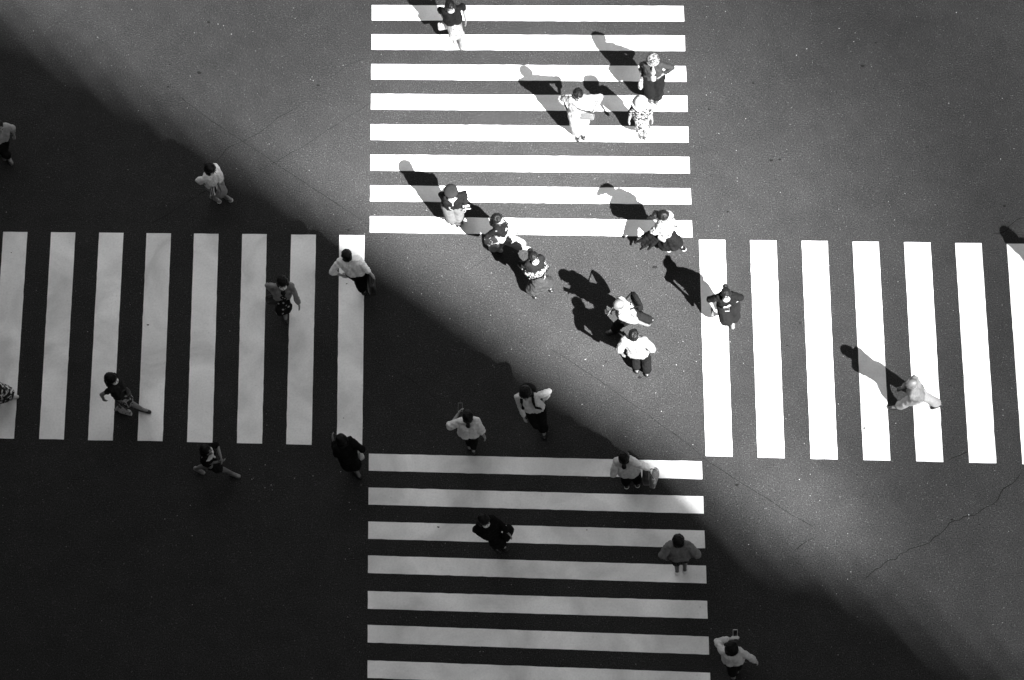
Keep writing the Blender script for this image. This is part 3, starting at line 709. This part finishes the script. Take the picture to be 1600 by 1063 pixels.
# F
P = person('woman with long black hair, dark jacket and white trousers striding right', (776, 341), [(770, 388, 0), (815, 385, 0)], (10, 2.2), 1.62,
    hands={'L': (800, 357, .9), 'R': (765, 372, .85)}, top=dict(m=cloth(.006), sleeve=1.3, loose=.02, len=.54, name='jacket'), bottom=dict(kind='trousers', m=cloth(.2), loose=.05, share=.8), lean=.3,
    shoes=dict(m=cloth(.28), sole=cloth(.3)), hair=dict(style='long'), skinv=.16)
bag('dark patterned bag on the arm of the woman in white trousers', P, rel(P, 768, 376, .74), .30, .12, .28, cloth(.012, 'floral', .2, 13, .7, .6), P['f'], attach=P['arms']['R'][3], hm=LBLK)

# G
P = person('woman with black bun, dark top edged with white flowers and long grey skirt', (833, 401), [(831, 455, 0), (856, 444, .02)], (5, 9), 1.56,
    hands={'L': (850, 424, .85), 'R': (822, 428, .85)}, top=dict(m=cloth(.008), sleeve=1.15, loose=.05, len=.60), bottom=dict(kind='skirt', m=cloth(.028), hem=.12, flare=.16, nrip=7),
    shoes=dict(m=leather(.015)), hair=dict(style='bun'), mask=MASK_SUN, skinv=.16, lean=.28)
pe = bpy.data.objects[[o.name for o in bpy.data.objects if o.name.startswith('person')][-1]]
lathe('flowered_hem', [(P['wst']+UPZ*.10, P['rs']*.20, P['f']*.165), (P['wst']+UPZ*.03, P['rs']*.225, P['f']*.19), (P['wst']-UPZ*.06, P['rs']*.245, P['f']*.205)], cloth(.012, 'floral', .3, 18, .85, .54), pe, 48, .05, 7, 1)

# H
P = person('woman in white flowered blouse with black hair blown back and a flowing black skirt', (1036, 337), [(1034, 384, .02), (1058, 383, 0)], (10, 5), 1.6,
    hands={'L': (1056, 352, 1.0), 'R': (1036, 368, .9), 'poleL': (-.6, .6, -.4)}, top=dict(m=cloth(.24, 'floral', .03, 15, .85, .57), sleeve=1.2, loose=.055, len=.52), bottom=dict(kind='skirt', m=cloth(.006), hem=.14, flare=.16, nrip=8, trail=(-52, 4)),
    shoes=dict(m=cloth(.006), sole=cloth(.3)), hair=dict(style='tail', to=(-15, 6), vol=1.05), skinv=.16, lean=.25)
bag('white pouch bag carried low by the woman in the flowing black skirt', P, rel(P, 1034, 372, .80), .15, .07, .15, leather(.28, .5), P['f'], attach=P['arms']['R'][3], hm=leather(.6))

# I
P = person('bald man in white shirt striding left with a dark messenger bag on his back', (968, 474), [(961, 516, .0), (1019, 502, .03)], (-10, 3.5), 1.68,
    hands={'R': (958, 484, 1.1), 'L': (1007, 507, .95)}, top=dict(m=cloth(.2), sleeve=.95, loose=.045, len=.50), bottom=dict(kind='trousers', m=cloth(.007), loose=.025), lean=.34,
    shoes=dict(m=LBLK), hair=dict(style='fringe', v=.05), skinv=.085, build='m')
bag('black messenger bag slung behind the bald man in the white shirt', P, P['wst']-P['f']*.24+P['rs']*.12+UPZ*.02, .34, .12, .26, cloth(.006), (P['rs']*.8+P['f']*.3), handle='strap',
    attach=[P['wst']+P['rs']*.2, P['che']+P['rs']*.16+P['f']*.06, P['sho']+P['f']*.11, P['sho']-P['rs']*.12+UPZ*.055, P['che']-P['f']*.15-P['rs']*.05], cat='bag', name='messenger_bag')
phone('dark phone held up before the bald man in the white shirt', P, P['arms']['R'][3]+P['f']*.02, P['rs'], UPZ*.7-P['f']*.7)

# J
P = person('man in pale short sleeved shirt walking up with a hand in his pocket', (990, 524), [(995, 577, .02), (1011, 583, 0)], (1, -10), 1.66,
    hands={'L': (972, 553, .86), 'R': (1022, 549, .88), 'poleR': (-.7, .8, 0), 'poleL': (-.7, .5, -.2)}, top=dict(m=cloth(.14), sleeve=.85, loose=.05, len=.52), bottom=dict(kind='trousers', m=cloth(.006), loose=.03),
    shoes=dict(m=LBLK), hair=dict(style='short', vol=.97), skinv=.08, build='m', bulk=1.08)

# K
P = person('person in dark T-shirt and shorts reading a phone on the first right hand stripe', (1134, 457), [(1137, 490, .12), (1144, 500, 0)][::-1], (1, 10), 1.58,
    hands={'L': (1142, 476, 1.05), 'R': (1114, 480, .85), 'poleL': (-.6, 1.0, -.2), 'poleR': (-.4, 1, 0)}, top=dict(m=cloth(.006), sleeve=.9, loose=.04, len=.55), bottom=dict(kind='shorts', m=cloth(.008), loose=.045, share=.9),
    shoes=dict(m=leather(.12)), hair=dict(style='bun', vol=1.0), mask=MASK_SUN, skinv=.18, bow=.02)
phone('black and white phone held by the person in shorts', P, P['arms']['L'][3]+P['f']*.03, P['rs'], UPZ*.8-P['f']*.5, m=leather(.25), s=1.05)
bag('small brown pouch swinging from the right hand of the person in shorts', P, rel(P, 1113, 487, .62), .12, .05, .20, leather(.03), P['f'], attach=P['arms']['R'][3], hm=leather(.02))

# L
P = person('bald man in light grey suit striding left across the right hand stripes', (1427, 598), [(1404, 636, 0), (1469, 634, .03)], (-10, 1), 1.68,
    hands={'L': (1430, 622, .8)}, top=dict(m=cloth(.11), sleeve=1.7, loose=.035, len=.49, name='jacket'), bottom=dict(kind='trousers', m=cloth(.21), loose=.025), lean=.3,
    shoes=dict(m=leather(.010), sole=None), hair=dict(style='fringe', v=.10), skinv=.085, build='m')

# M
P = person('man in white shirt and black trousers climbing towards the tip of the left crossing', (542, 400), [(568, 455, 0), (573, 446, .05)], (-1, -10), 1.72,
    hands={'L': (533, 430, .95), 'R': (583, 432, .85), 'poleL': (-.2, .9, -.3)}, top=dict(m=cloth(.72), sleeve=1.35, loose=.04, len=.52), bottom=dict(kind='trousers', m=BLK, loose=.03), lean=.42,
    shoes=dict(m=LBLK), hair=dict(style='short', vol=1.04), skinv=.3, build='m')
bag('black bag carried behind the man in white shirt at the shadow edge', P, rel(P, 580, 443, .62), .36, .14, .30, LBLK, P['f'], attach=P['arms']['R'][3], name='briefcase')

# N
P = person('woman in open grey cardigan and dark dotted dress with one leg forward', (441, 440), [(446, 492, 0), (441, 478, .10)], (1, 10), 1.58,
    hands={'L': (467, 476, .78), 'R': (431, 461, .98), 'poleR': (-.5, .6, -.3)}, top=dict(m=cloth(.20), sleeve=1.85, loose=.03, len=.50, name='cardigan', vest=cloth(.012, 'dots', .35, 13, .85, .28)),
    bottom=dict(kind='skirt', m=cloth(.012, 'dots', .35, 12, .85, .30), hem=.30, flare=.06, rip=.05, name='dress_skirt'), shoes=dict(m=LBLK), hair=dict(style='bob', vol=1.08), mask=MASK, skinv=.2)
bag('big black handbag on the arm of the woman in the grey cardigan', P, rel(P, 428, 467, .78), .32, .14, .26, LBLK, P['rs'], attach=P['arms']['R'][2])

# O
P = person('woman with very long black hair and dark flowered skirt striding right', (172, 591), [(184, 640, .03), (222, 640, 0)][::1], (10, 3), 1.6,
    hands={'L': (182, 607, 1.0), 'R': (162, 624, .85)}, top=dict(m=cloth(.02), sleeve=.4, loose=.02, len=.56), bottom=dict(kind='skirt', m=cloth(.03, 'floral', .35, 11, .85, .56), hem=.36, flare=.10, rip=.06), lean=.34,
    shoes=dict(m=LBLK), hair=dict(style='long', vol=1.1), mask=MASK, skinv=.18)
bag('white patterned cloth bag swinging beside the woman with very long hair', P, rel(P, 195, 642, .40), .26, .07, .22, cloth(.6, 'floral', .1, 16, .8, .55), P['f'], attach=P['wst']+P['rs']*.2, hm=LBLK)
bag('black satchel in front of the woman with very long hair', P, rel(P, 193, 610, .85), .20, .12, .22, LBLK, P['f'], handle='grip', attach=P['arms']['L'][3], name='satchel')

# P
P = person('person in white top, face mask and grey shorts with pale trainers above the left crossing', (328, 263), [(333, 308, 0), (351, 306, 0)], (9, 6), 1.56,
    hands={'L': (343, 292, .9), 'R': (326, 290, .9)}, top=dict(m=cloth(.6), sleeve=1.2, loose=.055, len=.50), bottom=dict(kind='shorts', m=cloth(.2), loose=.045, share=.9),
    shoes=dict(m=cloth(.4, 'stripes', .05, 16), sole=WHT), hair=dict(style='bob', vol=1.05), mask=cloth(.8), skinv=.12)
bag('striped black and white bag held against the grey shorts', P, rel(P, 331, 291, .85)+P['f']*.05, .26, .09, .22, cloth(.03, 'stripes', .6, 9, .8, .6), P['f']*.4+P['r'], attach=P['arms']['R'][3], hm=WHT)

# Q
P = person('woman in dark dress with pale sailor collar striding right below the left crossing', (320, 702), [(308, 733, .05), (362, 740, 0)], (10, 3.5), 1.56,
    hands={'L': (345, 714, 1.0), 'R': (340, 722, .95), 'poleL': (-.2, 1, -.4)}, top=dict(m=cloth(.008), sleeve=.9, loose=.025, len=.54), bottom=dict(kind='skirt', m=cloth(.013), hem=.34, flare=.06, rip=.05), lean=.34,
    shoes=dict(m=leather(.18)), hair=dict(style='bob'), skinv=.15)
pe = bpy.data.objects[[o.name for o in bpy.data.objects if o.name.startswith('person')][-1]]
V = []; Fc = []
for j in range(9):
    a = -1.9+j*.475; c1 = P['nec']-UPZ*.045+P['f']*math.cos(a)*.10+P['rs']*math.sin(a)*.115; ell(V, Fc, c1, P['rs']*.045, P['f']*.045, UPZ*.018)
caps(V, Fc, P['nec']+P['f']*.10-UPZ*.05, .022, P['sho']+P['f']*.15-UPZ*.07, .02, 8)
remesh('sailor_collar', V, Fc, cloth(.55), pe, vox=.009, sm=2)

# R
P = person('person all in black holding something pale at the foot of the last left stripe', (534, 688), [(552, 735, 0), (560, 742, .03)], (-6, -8), 1.6,
    hands={'L': (521, 689, 1.1), 'R': (564, 699, 1.0)}, top=dict(m=BLK, sleeve=1.8, loose=.05, len=.48, name='coat'), bottom=dict(kind='skirt', m=BLK, hem=.2, flare=.14, rip=.06), lean=.34,
    shoes=dict(m=LBLK), hair=dict(style='bob', vol=1.05), skinv=.15)
bag('white leather handbag on the elbow of the person all in black', P, rel(P, 561, 708, .85), .22, .10, .22, leather(.6, .45), P['f'], attach=P['arms']['R'][2], hm=leather(.25))

# S
P = person('person in white long sleeved shirt with black backpack straps in the central shade', (821, 613), [(850, 672, 0), (846, 660, .06)], (0.5, 10), 1.68,
    hands={'L': (851, 624, 1.0), 'R': (819, 654, .78), 'poleL': (-.5, .8, -.2)}, top=dict(m=cloth(.52), sleeve=1.85, loose=.028, len=.55), bottom=dict(kind='trousers', m=cloth(.008), loose=.03), lean=.42,
    shoes=dict(m=LBLK), hair=dict(style='bob', vol=1.16), skinv=.25, build='m')
e = empty('backpack', P['root']+P['che']-P['f']*.2); tag(e, 'black backpack worn by the person in the long sleeved white shirt', 'backpack')
V = []; Fc = []; ell(V, Fc, Vector((0, 0, 0)), P['rs']*.15, P['f']*.09, UPZ*.22); ell(V, Fc, Vector((0, 0, -.06))-P['f']*.05, P['rs']*.12, P['f']*.07, UPZ*.12); remesh('pack', V, Fc, cloth(.012), e, vox=.012, sm=2)
for sg in (-1, 1):
    b_ = P['che']-P['f']*.2
    pts = [P['sho']-P['f']*.12+P['rs']*sg*.09-b_, P['sho']+UPZ*.075+P['rs']*sg*.10-b_, P['sho']+P['f']*.11+P['rs']*sg*.105-b_, P['che']+P['f']*.155+P['rs']*sg*.11-b_, P['wst']+P['f']*.09+P['rs']*sg*.16-b_]
    V, Fc = tube_mesh(pts, .012, 8, 2.2); link('strap', mesh('strap', V, Fc), cloth(.012), e, True)

# T
P = person('woman in white T-shirt with dark ponytail raising a phone above the bottom crossing', (731, 652), [(734, 698, .03), (740, 704, 0)], (0, -10), 1.6,
    hands={'L': (715, 648, 1.18), 'R': (757, 683, .78), 'poleL': (-.6, .8, -.6)}, top=dict(m=cloth(.62), sleeve=1.0, loose=.055, len=.50), bottom=dict(kind='trousers', m=cloth(.01), loose=.012), lean=.3,
    shoes=dict(m=LBLK), hair=dict(style='tail', vol=1.05), skinv=.25)
phone('slim dark phone in the raised left hand of the woman with the ponytail', P, P['arms']['L'][3]+P['f']*.06, P['rs'], UPZ-P['f']*.3, m=leather(.15))

# U
P = person('woman in loose pale blouse and white soled shoes carrying bags on the first bottom stripe', (975, 716), [(979, 757, 0), (996, 755, 0)], (0, -10), 1.58,
    hands={'L': (962, 738, .85), 'R': (1013, 733, .9), 'poleR': (-.4, 1.1, .1)}, top=dict(m=cloth(.42), sleeve=1.35, loose=.065, len=.46, name='blouse'), bottom=dict(kind='trousers', m=cloth(.006), loose=.03, share=.8),
    shoes=dict(m=LBLK, sole=WHT), hair=dict(style='tail', vol=1.08), skinv=.3, bulk=1.05)
bag('grey patterned tote bag hanging right of the woman in the loose blouse', P, rel(P, 1022, 746, .55), .32, .12, .32, cloth(.2, 'floral', .5, 9, .8, .58), P['f']+P['rs']*.3, attach=P['arms']['R'][3], hm=LBLK, name='tote_bag')
bag('black shoulder bag between the loose blouse and the grey tote bag', P, rel(P, 1010, 744, .72), .28, .14, .24, LBLK, P['f'], attach=P['arms']['R'][2], hm=LBLK, name='shoulder_bag')

# V
P = person('person in black with a white face mask on the third bottom stripe', (755, 812), [(773, 852, 0), (783, 848, .04)], (6, 8), 1.6,
    hands={'L': (793, 832, .9), 'R': (757, 838, .85)}, top=dict(m=BLK, sleeve=1.8, loose=.055, len=.46, name='coat'), bottom=dict(kind='skirt', m=BLK, hem=.25, flare=.12, rip=.05), lean=.32,
    shoes=dict(m=LBLK), hair=dict(style='bob', vol=1.1), mask=MASK, skinv=.3)
bag('black shopping bag with stiff rim at the right of the masked person in black', P, rel(P, 793, 832, .75), .26, .14, .30, cloth(.01), P['f']*.5+P['rs'], attach=P['arms']['L'][3], name='shopping_bag')

# W
P = person('person in grey T-shirt and black shorts with white trainers on the bottom crossing', (1060, 846), [(1058, 892, 0), (1070, 888, .04)], (0, -10), 1.62,
    hands={'L': (1040, 872, .85), 'R': (1084, 868, .9), 'poleR': (-.6, .8, 0), 'poleL': (-.6, .8, 0)}, top=dict(m=cloth(.14), sleeve=.95, loose=.055, len=.50), bottom=dict(kind='trousers', m=cloth(.008, 'dots', .05, 40), loose=.03, share=.35),
    shoes=dict(m=cloth(.7), sole=WHT), hair=dict(style='short', vol=1.13), skinv=.08, build='m')

# X
P = person('person in pale shirt holding a phone ahead in the dark bottom right corner', (1143, 1013), [(1146, 1055, 0), (1151, 1047, .05)], (0, -10), 1.62,
    hands={'L': (1141, 998, 1.25), 'R': (1181, 1034, .85), 'poleL': (-.1, 1.6, -.5), 'poleR': (-.2, .5, .5)}, top=dict(m=cloth(.5), sleeve=1.75, loose=.045, len=.52), bottom=dict(kind='trousers', m=cloth(.01), loose=.03),
    shoes=dict(m=leather(.12)), hair=dict(style='bob', vol=1.15), skinv=.35)
phone('phone with pale rim held out ahead of the person in the bottom right dark', P, P['arms']['L'][3]+P['f']*.06, P['rs'], UPZ*.8-P['f']*.4, m=leather(.5))

# Y
P = person('person with white sleeves half out of the frame at the upper left edge', (-2, 196), [(2, 238, .03), (13, 246, 0)], (5, 9), 1.6,
    hands={'R': (-10, 212, 1.0), 'poleL': (-.2, 1.3, 0)}, top=dict(m=cloth(.32), sleeve=1.4, loose=.04, len=.52), bottom=dict(kind='trousers', m=cloth(.01), loose=.02),
    shoes=dict(m=leather(.12)), hair=dict(style='short', v=.012), skinv=.3)
# Z
P = person('person in black and white flowered skirt half out of the frame at the left crossing', (-22, 582), [(-14, 632, .04), (14, 621, 0)], (10, -1), 1.58,
    top=dict(m=cloth(.03), sleeve=1.0, loose=.03, len=.52), bottom=dict(kind='skirt', m=cloth(.02, 'floral', .6, 12, .85, .54), hem=.25, flare=.22, rip=.06), lean=.34,
    shoes=dict(m=leather(.45)), hair=dict(style='bob'), skinv=.4)
# AA: stands just outside the right edge, only the head of the shadow falls into the picture
P = person('person beyond the right edge whose head shadow falls on the last stripe', (1684, 410), [(1694, 459, 0), (1686, 455, .02)], (-2, 10), 1.66,
    top=dict(m=cloth(.3), sleeve=1.3, loose=.05, len=.5), bottom=dict(kind='trousers', m=DRK, loose=.03), shoes=dict(m=LBLK), hair=dict(style='bob', vol=1.1), skinv=.4, build='m')
